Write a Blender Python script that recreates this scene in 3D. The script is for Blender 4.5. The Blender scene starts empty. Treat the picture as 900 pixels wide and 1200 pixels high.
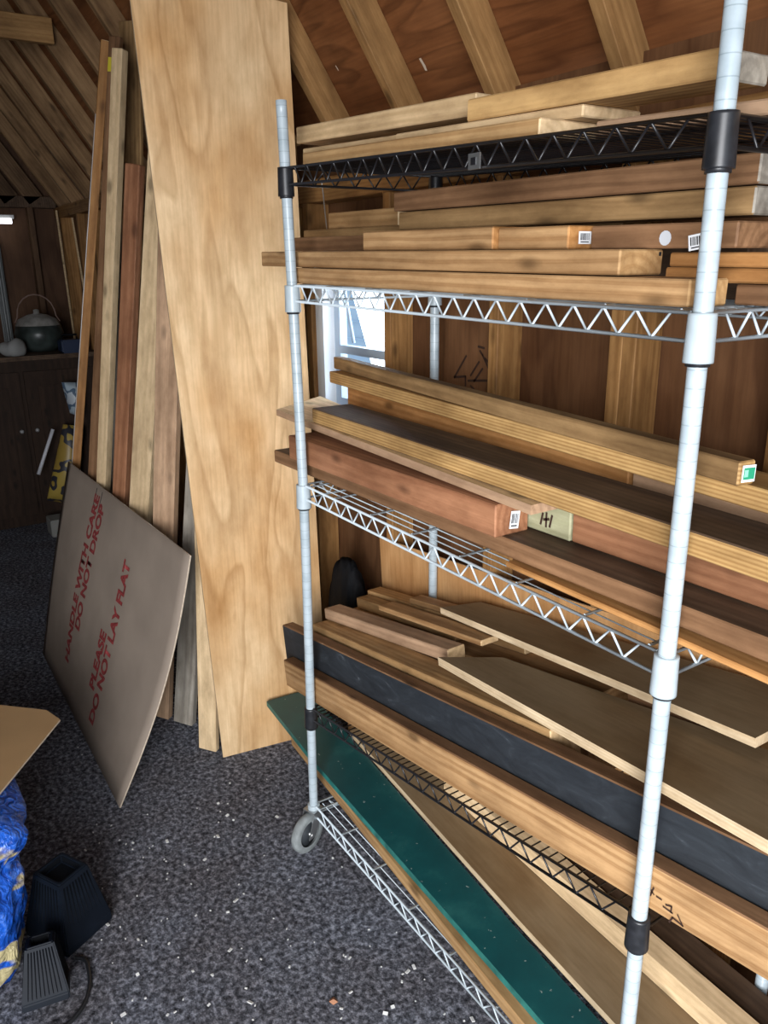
import bpy, bmesh, math, random
from mathutils import Vector, Matrix
random.seed(7)
C = bpy.context.scene.collection
PI = math.pi

# ------------------------------------------------------------------ camera
FPX = 925.8
CAM = Vector((1.8785, -.9549, 1.7681))
YAW, PIT, ROL = -.9917, .3036, -.0125
_f = Vector((math.sin(YAW)*math.cos(PIT), math.cos(YAW)*math.cos(PIT), -math.sin(PIT)))
_r0 = Vector((math.cos(YAW), -math.sin(YAW), 0)); _u0 = _r0.cross(_f)
_r = _r0*math.cos(ROL) + _u0*math.sin(ROL)
_u = -_r0*math.sin(ROL) + _u0*math.cos(ROL)
cd = bpy.data.cameras.new('camera'); cam = bpy.data.objects.new('camera', cd); C.objects.link(cam)
cd.sensor_fit = 'VERTICAL'; cd.sensor_height = 36.0; cd.lens = 36.0*FPX/1200; cd.clip_start = .02
m = Matrix((( _r.x, _u.x, -_f.x, CAM.x), (_r.y, _u.y, -_f.y, CAM.y), (_r.z, _u.z, -_f.z, CAM.z), (0,0,0,1)))
cam.matrix_world = m
bpy.context.scene.camera = cam

def at(px, py, **k):
    """world point where the sight line through a photo point meets a plane x=, y= or z="""
    d = _f + _r*((px-450)/FPX) - _u*((py-600)/FPX)
    (a, v), = k.items(); i = 'xyz'.index(a)
    return CAM + d*((v-CAM[i])/d[i])

# ------------------------------------------------------------------ materials
MATS = {}
def nodes(name):
    mt = bpy.data.materials.new(name); mt.use_nodes = True
    nt = mt.node_tree; b = nt.nodes['Principled BSDF']
    return mt, nt, b
def ramp(nt, stops, fac):
    n = nt.nodes.new('ShaderNodeValToRGB'); e = n.color_ramp.elements
    while len(e) < len(stops): e.new(.5)
    for el, (p, c) in zip(e, stops):
        el.position = p; el.color = (*c, 1) if len(c) == 3 else c
    nt.links.new(fac, n.inputs['Fac']); return n.outputs['Color']
def mix(nt, a, b, fac, mode='MIX'):
    n = nt.nodes.new('ShaderNodeMix'); n.data_type = 'RGBA'; n.blend_type = mode
    for s, v in ((n.inputs[0], fac), (n.inputs[6], a), (n.inputs[7], b)):
        if isinstance(v, (int, float)): s.default_value = v
        elif isinstance(v, tuple): s.default_value = (*v, 1) if len(v) == 3 else v
        else: nt.links.new(v, s)
    return n.outputs[2]
def plain(name, col, rough=.5, metal=0, noise=0, nscale=8, emit=0, bump=0, trans=0, spec=.5):
    if name in MATS: return MATS[name]
    mt, nt, b = nodes(name)
    b.inputs['Roughness'].default_value = rough; b.inputs['Metallic'].default_value = metal
    b.inputs['Base Color'].default_value = (*col, 1); b.inputs['Specular IOR Level'].default_value = spec
    if noise or bump:
        tc = nt.nodes.new('ShaderNodeTexCoord'); nz = nt.nodes.new('ShaderNodeTexNoise')
        nz.inputs['Scale'].default_value = nscale; nz.inputs['Detail'].default_value = 6
        nt.links.new(tc.outputs['Object'], nz.inputs['Vector'])
        if noise:
            lo = tuple(c*(1-noise) for c in col); hi = tuple(min(1, c*(1+noise)) for c in col)
            nt.links.new(ramp(nt, [(.3, lo), (.7, hi)], nz.outputs['Fac']), b.inputs['Base Color'])
        if bump:
            bp = nt.nodes.new('ShaderNodeBump'); bp.inputs['Strength'].default_value = bump; bp.inputs['Distance'].default_value = .01
            nt.links.new(nz.outputs['Fac'], bp.inputs['Height']); nt.links.new(bp.outputs['Normal'], b.inputs['Normal'])
    if emit:
        b.inputs['Emission Color'].default_value = (*col, 1); b.inputs['Emission Strength'].default_value = emit
    if trans:
        b.inputs['Transmission Weight'].default_value = trans
    MATS[name] = mt; return mt

def wood(name, light, dark, axis='X', ring=19, contrast=.55, fibre=.4, knots=.75, rough=.66, distort=6.0, dscale=.35, stain=.25, spec=.25, pith=.07, bands=None):
    """long-grain timber: rings round the board's own axis, fibres, knots and blotches"""
    if name in MATS: return MATS[name]
    mt, nt, b = nodes(name); L = nt.links.new
    b.inputs['Roughness'].default_value = rough; b.inputs['Specular IOR Level'].default_value = spec
    tc = nt.nodes.new('ShaderNodeTexCoord'); oi = nt.nodes.new('ShaderNodeObjectInfo')
    wn = nt.nodes.new('ShaderNodeTexWhiteNoise'); wn.noise_dimensions = '1D'; L(oi.outputs['Random'], wn.inputs['W'])
    off = nt.nodes.new('ShaderNodeVectorMath'); off.operation = 'MULTIPLY_ADD'
    k = 'XYZ'.index(axis)
    ov = [pith*2]*3; ov[k] = 30
    L(wn.outputs['Color'], off.inputs[0]); off.inputs[1].default_value = ov
    sub = nt.nodes.new('ShaderNodeVectorMath'); sub.operation = 'ADD'; L(tc.outputs['Object'], sub.inputs[0])
    cen = [-pith]*3; cen[k] = 0
    sub.inputs[1].default_value = cen
    L(sub.outputs[0], off.inputs[2])
    def mapped(s):
        mp = nt.nodes.new('ShaderNodeMapping'); L(off.outputs[0], mp.inputs['Vector']); sc = [s[1]]*3; sc[k] = s[0]
        mp.inputs['Scale'].default_value = sc; return mp.outputs[0]
    wv = nt.nodes.new('ShaderNodeTexWave'); wv.wave_type = 'RINGS'; wv.rings_direction = axis
    if bands: wv.wave_type = 'BANDS'; wv.bands_direction = bands
    wv.inputs['Scale'].default_value = ring; wv.inputs['Distortion'].default_value = distort
    wv.inputs['Detail'].default_value = 3; wv.inputs['Detail Scale'].default_value = dscale
    L(mapped((.22, 1)), wv.inputs['Vector'])
    nz = nt.nodes.new('ShaderNodeTexNoise'); nz.inputs['Scale'].default_value = 1; nz.inputs['Detail'].default_value = 5
    L(mapped((5, 160)), nz.inputs['Vector'])
    bl = nt.nodes.new('ShaderNodeTexNoise'); bl.inputs['Scale'].default_value = 1; bl.inputs['Detail'].default_value = 4
    L(mapped((3, 9)), bl.inputs['Vector'])
    vo = nt.nodes.new('ShaderNodeTexVoronoi'); vo.inputs['Scale'].default_value = 1; L(mapped((5.5, 13)), vo.inputs['Vector'])
    ca = mix(nt, light, dark, 0.0)
    mid = tuple((a+c)/2 for a, c in zip(light, dark))
    c = ramp(nt, [(.0, light), (.55, tuple(a*.6+q*.4 for a, q in zip(light, mid))), (.92, tuple(l*(1-contrast)+d*contrast for l, d in zip(light, dark))), (1, mid)], wv.outputs['Fac'])
    f = ramp(nt, [(.35, (0, 0, 0)), (.72, (1, 1, 1))], nz.outputs['Fac'])
    ml = nt.nodes.new('ShaderNodeMath'); ml.operation = 'MULTIPLY'; L(f, ml.inputs[0]); ml.inputs[1].default_value = fibre
    c = mix(nt, c, dark, ml.outputs[0])
    st = nt.nodes.new('ShaderNodeTexNoise'); st.inputs['Scale'].default_value = 1; st.inputs['Detail'].default_value = 3; st.inputs['Distortion'].default_value = .8
    L(mapped((1.3, 42)), st.inputs['Vector'])
    sm = ramp(nt, [(.42, (0, 0, 0)), (.68, (.42, .42, .42))], st.outputs['Fac'])
    c = mix(nt, c, dark, sm)
    du = nt.nodes.new('ShaderNodeTexNoise'); du.inputs['Scale'].default_value = 1; du.inputs['Detail'].default_value = 6; du.inputs['Roughness'].default_value = .7
    L(mapped((9, 26)), du.inputs['Vector'])
    c = mix(nt, c, ramp(nt, [(.4, (1.06, 1.05, 1.03)), (.72, (.72, .68, .64))], du.outputs['Fac']), 1.0, 'MULTIPLY')
    s = ramp(nt, [(.42, (1, 1, 1)), (.75, (1-stain*1.6, 1-stain*1.7, 1-stain*1.8))], bl.outputs['Fac'])
    c = mix(nt, c, s, 1.0, 'MULTIPLY')
    kn = ramp(nt, [(.08, (1, 1, 1)), (.13, (.55, .55, .55)), (.21, (0, 0, 0))], vo.outputs['Distance'])
    mk = nt.nodes.new('ShaderNodeMath'); mk.operation = 'MULTIPLY'; L(kn, mk.inputs[0]); mk.inputs[1].default_value = knots
    c = mix(nt, c, tuple(q*.35 for q in dark), mk.outputs[0])
    # each board a little lighter or darker than the next
    hs = nt.nodes.new('ShaderNodeHueSaturation'); L(c, hs.inputs['Color'])
    mr = nt.nodes.new('ShaderNodeMapRange'); L(oi.outputs['Random'], mr.inputs[0]); mr.inputs[3].default_value = .9; mr.inputs[4].default_value = 1.08
    L(mr.outputs[0], hs.inputs['Value'])
    L(hs.outputs[0], b.inputs['Base Color'])
    bp = nt.nodes.new('ShaderNodeBump'); bp.inputs['Strength'].default_value = .25; bp.inputs['Distance'].default_value = .002
    L(nz.outputs['Fac'], bp.inputs['Height']); L(bp.outputs['Normal'], b.inputs['Normal'])
    MATS[name] = mt; return mt

def plywood(name, light, dark, axis='Z', scale=2.2, lines=9, soft=.5, rough=.6, stain=.3, blotch=(.8, .62, .42), stretch=(.42, 1.9)):
    """rotary-cut veneer: contour-like cathedral figure stretched along one axis"""
    if name in MATS: return MATS[name]
    mt, nt, b = nodes(name); L = nt.links.new
    b.inputs['Roughness'].default_value = rough; b.inputs['Specular IOR Level'].default_value = .25
    tc = nt.nodes.new('ShaderNodeTexCoord'); k = 'XYZ'.index(axis)
    def mapped(s):
        mp = nt.nodes.new('ShaderNodeMapping'); L(tc.outputs['Object'], mp.inputs['Vector']); sc = [s[1]]*3; sc[k] = s[0]
        mp.inputs['Scale'].default_value = sc; mp.inputs['Location'].default_value = (3.1, 1.7, 5.3); return mp.outputs[0]
    nz = nt.nodes.new('ShaderNodeTexNoise'); nz.inputs['Scale'].default_value = scale; nz.inputs['Detail'].default_value = 2.5
    nz.inputs['Distortion'].default_value = .6; nz.inputs['Roughness'].default_value = .45; L(mapped(stretch), nz.inputs['Vector'])
    mu = nt.nodes.new('ShaderNodeMath'); mu.operation = 'MULTIPLY'; L(nz.outputs['Fac'], mu.inputs[0]); mu.inputs[1].default_value = lines
    fr = nt.nodes.new('ShaderNodeMath'); fr.operation = 'FRACT'; L(mu.outputs[0], fr.inputs[0])
    fb = nt.nodes.new('ShaderNodeTexNoise'); fb.inputs['Scale'].default_value = 1; fb.inputs['Detail'].default_value = 4; L(mapped((5, 120)), fb.inputs['Vector'])
    bl = nt.nodes.new('ShaderNodeTexNoise'); bl.inputs['Scale'].default_value = 1; bl.inputs['Detail'].default_value = 3; L(mapped((2.2, 3.5)), bl.inputs['Vector'])
    md = tuple(l*(1-soft)+d*soft for l, d in zip(light, dark))
    c = ramp(nt, [(0, light), (.55, tuple(l*.8+q*.2 for l, q in zip(light, md))), (.86, md), (1, light)], fr.outputs[0])
    f = ramp(nt, [(.4, (0, 0, 0)), (.75, (.4, .4, .4))], fb.outputs['Fac'])
    c = mix(nt, c, dark, f)
    b2 = nt.nodes.new('ShaderNodeTexNoise'); b2.inputs['Scale'].default_value = 1; b2.inputs['Detail'].default_value = 5; b2.inputs['Roughness'].default_value = .65; L(mapped((5, 13)), b2.inputs['Vector'])
    c = mix(nt, c, ramp(nt, [(.4, (1.04, 1.03, 1.02)), (.7, (.80, .74, .66))], b2.outputs['Fac']), 1.0, 'MULTIPLY')
    s = ramp(nt, [(.4, (1, 1, 1)), (.72, blotch)], bl.outputs['Fac'])
    c = mix(nt, c, s, stain*2 if stain < .5 else 1.0, 'MULTIPLY')
    L(c, b.inputs['Base Color'])
    bp = nt.nodes.new('ShaderNodeBump'); bp.inputs['Strength'].default_value = .15; bp.inputs['Distance'].default_value = .002
    L(fb.outputs['Fac'], bp.inputs['Height']); L(bp.outputs['Normal'], b.inputs['Normal'])
    MATS[name] = mt; return mt

W = dict(
    tan   = wood('tan_fir', (.50, .31, .15), (.27, .14, .055), contrast=.7),
    honey = wood('honey_fir', (.56, .36, .17), (.33, .18, .07), contrast=.6),
    pale  = wood('pale_pine', (.75, .55, .32), (.48, .32, .16), contrast=.5, stain=.15),
    cream = wood('cream_spruce', (.79, .60, .37), (.56, .40, .22), contrast=.4, stain=.12),
    treat = wood('treated_yellow', (.62, .40, .165), (.27, .14, .045), ring=44, contrast=.72, fibre=.2, knots=.5, distort=2.0, dscale=.05, bands='Z'),
    wavy  = wood('wavy_yellow', (.66, .42, .18), (.36, .19, .065), ring=15, contrast=1.0, fibre=.2, knots=.4, distort=5.0, dscale=.3),
    brown = wood('brown_cedar', (.30, .165, .085), (.15, .075, .035), contrast=.6, stain=.35),
    dark  = wood('dark_brown_timber', (.15, .095, .06), (.065, .04, .025), contrast=.5, stain=.35),
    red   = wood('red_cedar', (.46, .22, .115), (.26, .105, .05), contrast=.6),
    orange= wood('orange_fir', (.52, .27, .10), (.32, .14, .04), contrast=.55),
    olive = wood('olive_treated', (.42, .265, .12), (.21, .12, .05), contrast=.7, stain=.35),
    grey  = wood('grey_weathered', (.40, .37, .32), (.22, .20, .17), contrast=.5, stain=.3, knots=.2),
    shaded_red = wood('shaded_red_cedar', (.30, .145, .075), (.16, .065, .03), contrast=.6),  # red cedar with the shade under the overhanging board in its colour
    pink  = wood('pinkish_pine', (.58, .385, .245), (.33, .21, .13), contrast=.45),
    green = wood('pale_green_treated', (.50, .50, .33), (.31, .31, .18), contrast=.5, knots=.1),
)
STUD  = wood('stud_fir', (.42, .23, .085), (.22, .10, .03), axis='Z', ring=26, contrast=.5)
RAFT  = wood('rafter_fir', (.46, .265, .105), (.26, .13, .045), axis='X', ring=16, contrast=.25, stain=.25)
RAFD  = wood('shaded_rafter_fir', (.40, .25, .125), (.20, .11, .05), axis='X', ring=16, contrast=.3, stain=.4)  # darker rafter fir, dimness of the far end put into the colour
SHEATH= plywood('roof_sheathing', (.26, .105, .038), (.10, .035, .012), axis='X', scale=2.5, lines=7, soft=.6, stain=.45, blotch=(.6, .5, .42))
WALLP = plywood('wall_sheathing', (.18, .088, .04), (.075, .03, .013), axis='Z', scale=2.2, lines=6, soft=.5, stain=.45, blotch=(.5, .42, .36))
BIRCH = plywood('birch_veneer', (.82, .60, .355), (.50, .31, .145), axis='Y', scale=2.2, lines=7, soft=.62, stain=.45, blotch=(.74, .56, .36), stretch=(.38, 2.0))
BROWNPLY = plywood('brown_hardboard', (.26, .19, .11), (.16, .108, .06), axis='X', scale=1.2, lines=3, soft=.35, stain=.3)
FIRPLY = plywood('fir_veneer', (.56, .33, .15), (.34, .17, .06), axis='X', scale=1.5, lines=6, soft=.4, stain=.3)
PLYEDGE = wood('ply_edge', (.78, .64, .44), (.55, .40, .23), ring=60, contrast=.4, knots=0)
WHITE = plain('white_epoxy', (.50, .57, .61), .32, noise=.05, nscale=30)
COLLW = plain('white_collar', (.41, .475, .505), .35, noise=.06, nscale=40)
BLACKW= plain('black_epoxy', (.012, .012, .014), .35)
COLLB = plain('black_collar', (.016, .017, .02), .38, noise=.4, nscale=60)
RUBBER= plain('grey_rubber', (.23, .25, .25), .7, noise=.25, nscale=40)
STEEL = plain('dull_steel', (.45, .46, .46), .42, metal=.9)
PAPER = plain('white_paper', (.82, .84, .86), .6)
INK   = plain('black_ink', (.01, .01, .012), .7)
SCRIB = plain('dark_marker', (.035, .014, .008), .7)
REDINK= plain('red_ink', (.26, .035, .035), .75, noise=.5, nscale=90)

# pole material: white epoxy with faint ring grooves each inch
def pole_mat():
    mt, nt, b = nodes('grooved_white_epoxy'); L = nt.links.new
    tc = nt.nodes.new('ShaderNodeTexCoord'); sp = nt.nodes.new('ShaderNodeSeparateXYZ'); L(tc.outputs['Object'], sp.inputs[0])
    mu = nt.nodes.new('ShaderNodeMath'); mu.operation = 'MULTIPLY'; L(sp.outputs['Z'], mu.inputs[0]); mu.inputs[1].default_value = 1/.0254
    fr = nt.nodes.new('ShaderNodeMath'); fr.operation = 'FRACT'; L(mu.outputs[0], fr.inputs[0])
    nz = nt.nodes.new('ShaderNodeTexNoise'); nz.inputs['Scale'].default_value = 25; nz.inputs['Detail'].default_value = 5; L(tc.outputs['Object'], nz.inputs['Vector'])
    base = ramp(nt, [(.35, (.34, .405, .44)), (.6, (.43, .50, .535))], nz.outputs['Fac'])
    g = ramp(nt, [(0, (.72, .74, .74)), (.05, (.72, .74, .74)), (.07, (1, 1, 1))], fr.outputs[0])
    L(mix(nt, base, g, 1.0, 'MULTIPLY'), b.inputs['Base Color']); b.inputs['Roughness'].default_value = .3
    return mt
POLE = pole_mat()

def green_paint():
    mt, nt, b = nodes('worn_teal_paint'); L = nt.links.new
    tc = nt.nodes.new('ShaderNodeTexCoord')
    n1 = nt.nodes.new('ShaderNodeTexNoise'); n1.inputs['Scale'].default_value = 5; n1.inputs['Detail'].default_value = 8; n1.inputs['Roughness'].default_value = .7; L(tc.outputs['Object'], n1.inputs['Vector'])
    n2 = nt.nodes.new('ShaderNodeTexNoise'); n2.inputs['Scale'].default_value = 55; n2.inputs['Detail'].default_value = 6; L(tc.outputs['Object'], n2.inputs['Vector'])
    c = ramp(nt, [(.3, (.004, .052, .058)), (.55, (.006, .075, .08)), (.72, (.02, .12, .115)), (.8, (.22, .3, .28))], n1.outputs['Fac'])
    sp = ramp(nt, [(.69, (0, 0, 0)), (.72, (1, 1, 1))], n2.outputs['Fac'])
    L(mix(nt, c, (.3, .36, .33), sp), b.inputs['Base Color']); b.inputs['Roughness'].default_value = .42
    return mt
TEAL = green_paint()
def black_paint():
    mt, nt, b = nodes('chalky_black_paint'); L = nt.links.new
    tc = nt.nodes.new('ShaderNodeTexCoord'); mp = nt.nodes.new('ShaderNodeMapping'); mp.inputs['Scale'].default_value = (3, 10, 10); L(tc.outputs['Object'], mp.inputs['Vector'])
    n1 = nt.nodes.new('ShaderNodeTexNoise'); n1.inputs['Scale'].default_value = 2.2; n1.inputs['Detail'].default_value = 10; n1.inputs['Roughness'].default_value = .68; n1.inputs['Distortion'].default_value = 2.0; L(mp.outputs[0], n1.inputs['Vector'])
    L(ramp(nt, [(.35, (.012, .015, .019)), (.58, (.022, .027, .033)), (.66, (.035, .042, .05)), (.76, (.20, .22, .24))], n1.outputs['Fac']), b.inputs['Base Color'])
    b.inputs['Roughness'].default_value = .6
    return mt
CHALK = black_paint()
def carpet():
    mt, nt, b = nodes('speckled_carpet'); L = nt.links.new
    tc = nt.nodes.new('ShaderNodeTexCoord')
    n1 = nt.nodes.new('ShaderNodeTexNoise'); n1.inputs['Scale'].default_value = 62; n1.inputs['Detail'].default_value = 6; n1.inputs['Roughness'].default_value = .75; L(tc.outputs['Object'], n1.inputs['Vector'])
    n2 = nt.nodes.new('ShaderNodeTexNoise'); n2.inputs['Scale'].default_value = 4; n2.inputs['Detail'].default_value = 5; L(tc.outputs['Object'], n2.inputs['Vector'])
    n3 = nt.nodes.new('ShaderNodeTexVoronoi'); n3.inputs['Scale'].default_value = 60; L(tc.outputs['Object'], n3.inputs['Vector'])
    c = ramp(nt, [(.36, (.02, .021, .026)), (.5, (.125, .132, .158)), (.64, (.40, .42, .49))], n1.outputs['Fac'])
    v = ramp(nt, [(.1, (.75, .73, .72)), (.6, (1.1, 1.1, 1.1))], n3.outputs['Distance'])
    c = mix(nt, c, v, 1.0, 'MULTIPLY')
    d = ramp(nt, [(.35, (.78, .72, .68)), (.65, (1, 1, 1))], n2.outputs['Fac'])
    L(mix(nt, c, d, 1.0, 'MULTIPLY'), b.inputs['Base Color']); b.inputs['Roughness'].default_value = .95
    b.inputs['Specular IOR Level'].default_value = .1
    bp = nt.nodes.new('ShaderNodeBump'); bp.inputs['Strength'].default_value = 1.0; bp.inputs['Distance'].default_value = .012
    L(n1.outputs['Fac'], bp.inputs['Height']); L(bp.outputs['Normal'], b.inputs['Normal'])
    return mt
CARPET = carpet()
CARD = plain('kraft_cardboard', (.30, .24, .19), .75, noise=.12, nscale=5)
CARDE= plain('cardboard_edge', (.55, .45, .34), .8, noise=.2, nscale=80)

# ------------------------------------------------------------------ mesh helpers
def link(name, bm, mats, parent=None, smooth=False):
    me = bpy.data.meshes.new(name); bm.normal_update(); bm.to_mesh(me); bm.free()
    for x in (mats if isinstance(mats, (list, tuple)) else [mats]): me.materials.append(x)
    if smooth:
        for p in me.polygons: p.use_smooth = True
    o = bpy.data.objects.new(name, me); C.objects.link(o)
    if parent is not None: o.parent = parent
    return o
def tag(o, label=None, cat=None, group=None, kind=None):
    if label: o['label'] = label
    if cat: o['category'] = cat
    if group: o['group'] = group
    if kind: o['kind'] = kind
    return o
def empty(name, label, cat, loc=(0, 0, 0), group=None, rot=(0, 0, 0)):
    o = bpy.data.objects.new(name, None); C.objects.link(o); o.location = loc; o.rotation_euler = rot; o.empty_display_size = .1
    return tag(o, label, cat, group)
def add_box(bm, c, s, M=None, mi=0):
    g = bmesh.ops.create_cube(bm, size=1)
    T = Matrix.Translation(c) @ Matrix.Diagonal((*s, 1))
    if M is not None: T = M @ T
    bmesh.ops.transform(bm, matrix=T, verts=g['verts'])
    for v in g['verts']:
        for f in v.link_faces: f.material_index = mi
    return g['verts']
def add_tube(bm, pts, r, n=8, mi=0, cap=True):
    pts = [Vector(p) for p in pts]; rings = []
    for i, p in enumerate(pts):
        d = (pts[min(i+1, len(pts)-1)] - pts[max(i-1, 0)]).normalized()
        a = Vector((0, 0, 1)) if abs(d.z) < .9 else Vector((1, 0, 0))
        x = d.cross(a).normalized(); y = d.cross(x)
        rr = r[i] if isinstance(r, (list, tuple)) else r
        rings.append([bm.verts.new(p + (x*math.cos(t*2*PI/n) + y*math.sin(t*2*PI/n))*rr) for t in range(n)])
    for a, b in zip(rings, rings[1:]):
        for t in range(n):
            f = bm.faces.new((a[t], a[(t+1) % n], b[(t+1) % n], b[t])); f.material_index = mi; f.smooth = True
    if cap:
        for q, s in ((rings[0], -1), (rings[-1], 1)):
            f = bm.faces.new(q if s < 0 else q[::-1]); f.material_index = mi
def smooth(p, k=6):
    out = []
    for i in range(len(p)-1):
        a, b, c, d_ = p[max(i-1, 0)], p[i], p[i+1], p[min(i+2, len(p)-1)]
        for j in range(k):
            t = j/k; out.append(.5*((2*b) + (c-a)*t + (2*a-5*b+4*c-d_)*t*t + (3*b-a-3*c+d_)*t**3))
    return out + [p[-1]]
def add_lathe(bm, prof, n=24, M=None, mi=0):
    rings = []
    for r, z in prof:
        rings.append([bm.verts.new((r*math.cos(t*2*PI/n), r*math.sin(t*2*PI/n), z)) for t in range(n)])
    for a, b in zip(rings, rings[1:]):
        for t in range(n):
            f = bm.faces.new((a[t], a[(t+1) % n], b[(t+1) % n], b[t])); f.material_index = mi; f.smooth = True
    if M is not None: bmesh.ops.transform(bm, matrix=M, verts=[v for q in rings for v in q])
    return rings
def boxm(name, lo, hi, mat, parent=None, kind=None):
    bm = bmesh.new(); c = [(a+b)/2 for a, b in zip(lo, hi)]; s = [b-a for a, b in zip(lo, hi)]
    add_box(bm, (0, 0, 0), s); o = link(name, bm, mat, parent); o.location = c
    if kind: o['kind'] = kind
    return o

def board(name, label, p0, p1, depth, h, mat, endmat=None, group=None, cat='board', roll=0, bev=.0025, topmat=None, hint=Vector((0, 1, 0))):
    """a plank: p0 -> p1 is its front bottom edge, depth runs back, h runs up"""
    p0 = Vector(p0); p1 = Vector(p1); ax = (p1-p0).normalized(); L = (p1-p0).length
    up = ax.cross(hint).normalized(); dp = up.cross(ax).normalized()
    if roll:
        R = Matrix.Rotation(roll, 3, ax); up = R @ up; dp = R @ dp
    c = p0 + ax*L/2 + dp*depth/2 + up*h/2
    bm = bmesh.new(); add_box(bm, (0, 0, 0), (L, depth, h))
    if bev: bmesh.ops.bevel(bm, geom=bm.edges[:], offset=min(bev, h*.3), segments=1, affect='EDGES', clamp_overlap=True)
    bm.normal_update()
    mats = [mat]
    if endmat:
        mats.append(endmat)
        for f in bm.faces:
            if abs(f.normal.x) > .7: f.material_index = len(mats)-1
    if topmat:
        mats.append(topmat)
        for f in bm.faces:
            if f.normal.z > .7: f.material_index = len(mats)-1
    o = link(name, bm, mats)
    o.matrix_world = Matrix(((ax.x, dp.x, up.x, c.x), (ax.y, dp.y, up.y, c.y), (ax.z, dp.z, up.z, c.z), (0, 0, 0, 1)))
    return tag(o, label, cat, group)

def slab(name, label, pts, thick, mats, cat='sheet', group=None, bev=.001):
    """flat sheet from top-face corner points (seen from above counter-clockwise); mats = [face, edge]"""
    pts = [Vector(p) for p in pts]; c = sum(pts, Vector())/len(pts)
    n = (pts[1]-pts[0]).cross(pts[2]-pts[0]).normalized()
    ax = (pts[1]-pts[0]).normalized(); ay = n.cross(ax)
    M = Matrix(((ax.x, ay.x, n.x, c.x), (ax.y, ay.y, n.y, c.y), (ax.z, ay.z, n.z, c.z), (0, 0, 0, 1))); Mi = M.inverted()
    bm = bmesh.new(); top = [bm.verts.new(Mi @ p) for p in pts]; bot = [bm.verts.new(Mi @ (p - n*thick)) for p in pts]
    bm.faces.new(top); bm.faces.new(bot[::-1])
    for i in range(len(pts)):
        j = (i+1) % len(pts); f = bm.faces.new((top[i], bot[i], bot[j], top[j])); f.material_index = 1
    bmesh.ops.recalc_face_normals(bm, faces=bm.faces[:])
    o = link(name, bm, mats); o.matrix_world = M
    return tag(o, label, cat, group)

def decal(name, parent, org, ux, uy, quads, mats, label=None):
    """thin printed patches lying on a surface: quads = (x0,y0,x1,y1,material,lift) in metres along ux / uy from org"""
    org = Vector(org); ux = Vector(ux).normalized(); uy = Vector(uy); n = ux.cross(uy).normalized(); uy = n.cross(ux)
    bm = bmesh.new()
    for x0, y0, x1, y1, mi, lift in quads:
        f = bm.faces.new([bm.verts.new(org + ux*x + uy*y + n*(.0012 + lift)) for x, y in ((x0, y0), (x1, y0), (x1, y1), (x0, y1))]); f.material_index = mi
    o = link(name, bm, mats)
    if parent is not None:
        o.parent = parent; bpy.context.view_layer.update(); o.matrix_parent_inverse = parent.matrix_world.inverted()
    if label: o['label'] = label
    return o
def barcode(parent, org, ux, uy, w, h, label='white barcode sticker'):
    q = [(0, 0, w, h, 0, 0)]
    x = w*.12
    while x < w*.86:
        d = random.choice((.0008, .0014, .002)); q.append((x, h*.3, x+d, h*.85, 1, .0006)); x += d + random.choice((.0008, .0014))
    q.append((w*.15, h*.12, w*.8, h*.2, 1, .0006))
    return decal('price_sticker', parent, org, ux, uy, q, [PAPER, INK], label)
def strokes(name, parent, org, ux, uy, lines, w, mat, label=None):
    org = Vector(org); ux = Vector(ux).normalized(); uy = Vector(uy); n = ux.cross(uy).normalized(); uy = n.cross(ux)
    bm = bmesh.new()
    for ln in lines:
        for a, b in zip(ln, ln[1:]):
            A = Vector((*a, 0)); B = Vector((*b, 0)); d = (B-A).normalized(); s = Vector((-d.y, d.x, 0))*w/2; A = A - d*w*.3; B = B + d*w*.3
            bm.faces.new([bm.verts.new(org + ux*q.x + uy*q.y + n*.0014) for q in (A-s, B-s, B+s, A+s)])
    o = link(name, bm, mat)
    if parent is not None:
        o.parent = parent; bpy.context.view_layer.update(); o.matrix_parent_inverse = parent.matrix_world.inverted()
    if label: o['label'] = label
    return o

# ------------------------------------------------------------------ the shed
YS, YW = .485, .575                 # stud faces / sheathing
XL, XR, YF = -4.86, 2.95, -3.3
ZP = 2.21                           # inner rafter line over the stud face
A56 = math.radians(56); T56 = math.tan(A56)
YB = -.45; ZB = ZP + (YS-YB)*T56    # roof break
YR = -1.4; ZR = ZB + (YB-YR)*.45    # ridge

bm = bmesh.new(); add_box(bm, ((XL+XR)/2, (YF+.7)/2, -.05), (XR-XL+.2, .8-YF, .1)); o = link('floor', bm, CARPET); o['kind'] = 'structure'

# back wall sheathing with a window opening
WX0, WX1, WZ0, WZ1 = -.80, -.315, 1.22, 1.80
bm = bmesh.new()
for lo, hi in (((XL, 0), (WX0, 2.2)), ((WX1, 0), (XR, 2.2)), ((WX0, 0), (WX1, WZ0)), ((WX0, WZ1), (WX1, 2.2))):
    add_box(bm, ((lo[0]+hi[0])/2, YW+.006, (lo[1]+hi[1])/2), (hi[0]-lo[0], .012, hi[1]-lo[1]))
wall_back = link('wall_back', bm, WALLP); wall_back['kind'] = 'structure'
ntrim = [0]
def trim(p0, p1, depth, h, mat, hint=Vector((0, 1, 0))):
    ntrim[0] += 1
    o = board(f'trim_{ntrim[0]}', None, p0, p1, depth, h, mat, bev=.002, hint=hint); o['kind'] = 'structure'; return o
STUDX = [-4.7, -4.2, -3.8, -3.4, -3.0, -2.6, -2.2, -1.8, -1.4, -1.03, -.84, -.31, .205, .625, 1.03, 1.44, 1.84, 2.25, 2.65]
STUDW = wood('stud_fir_long', (.42, .23, .085), (.22, .10, .03), axis='X', ring=26, contrast=.5)
def stud(x, y0=YS, w=.038):
    return trim((x, y0, .04), (x, y0, 2.13), w, .089, STUDW, hint=Vector((1, 0, 0))) if False else vstud(x, y0, w)
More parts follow.
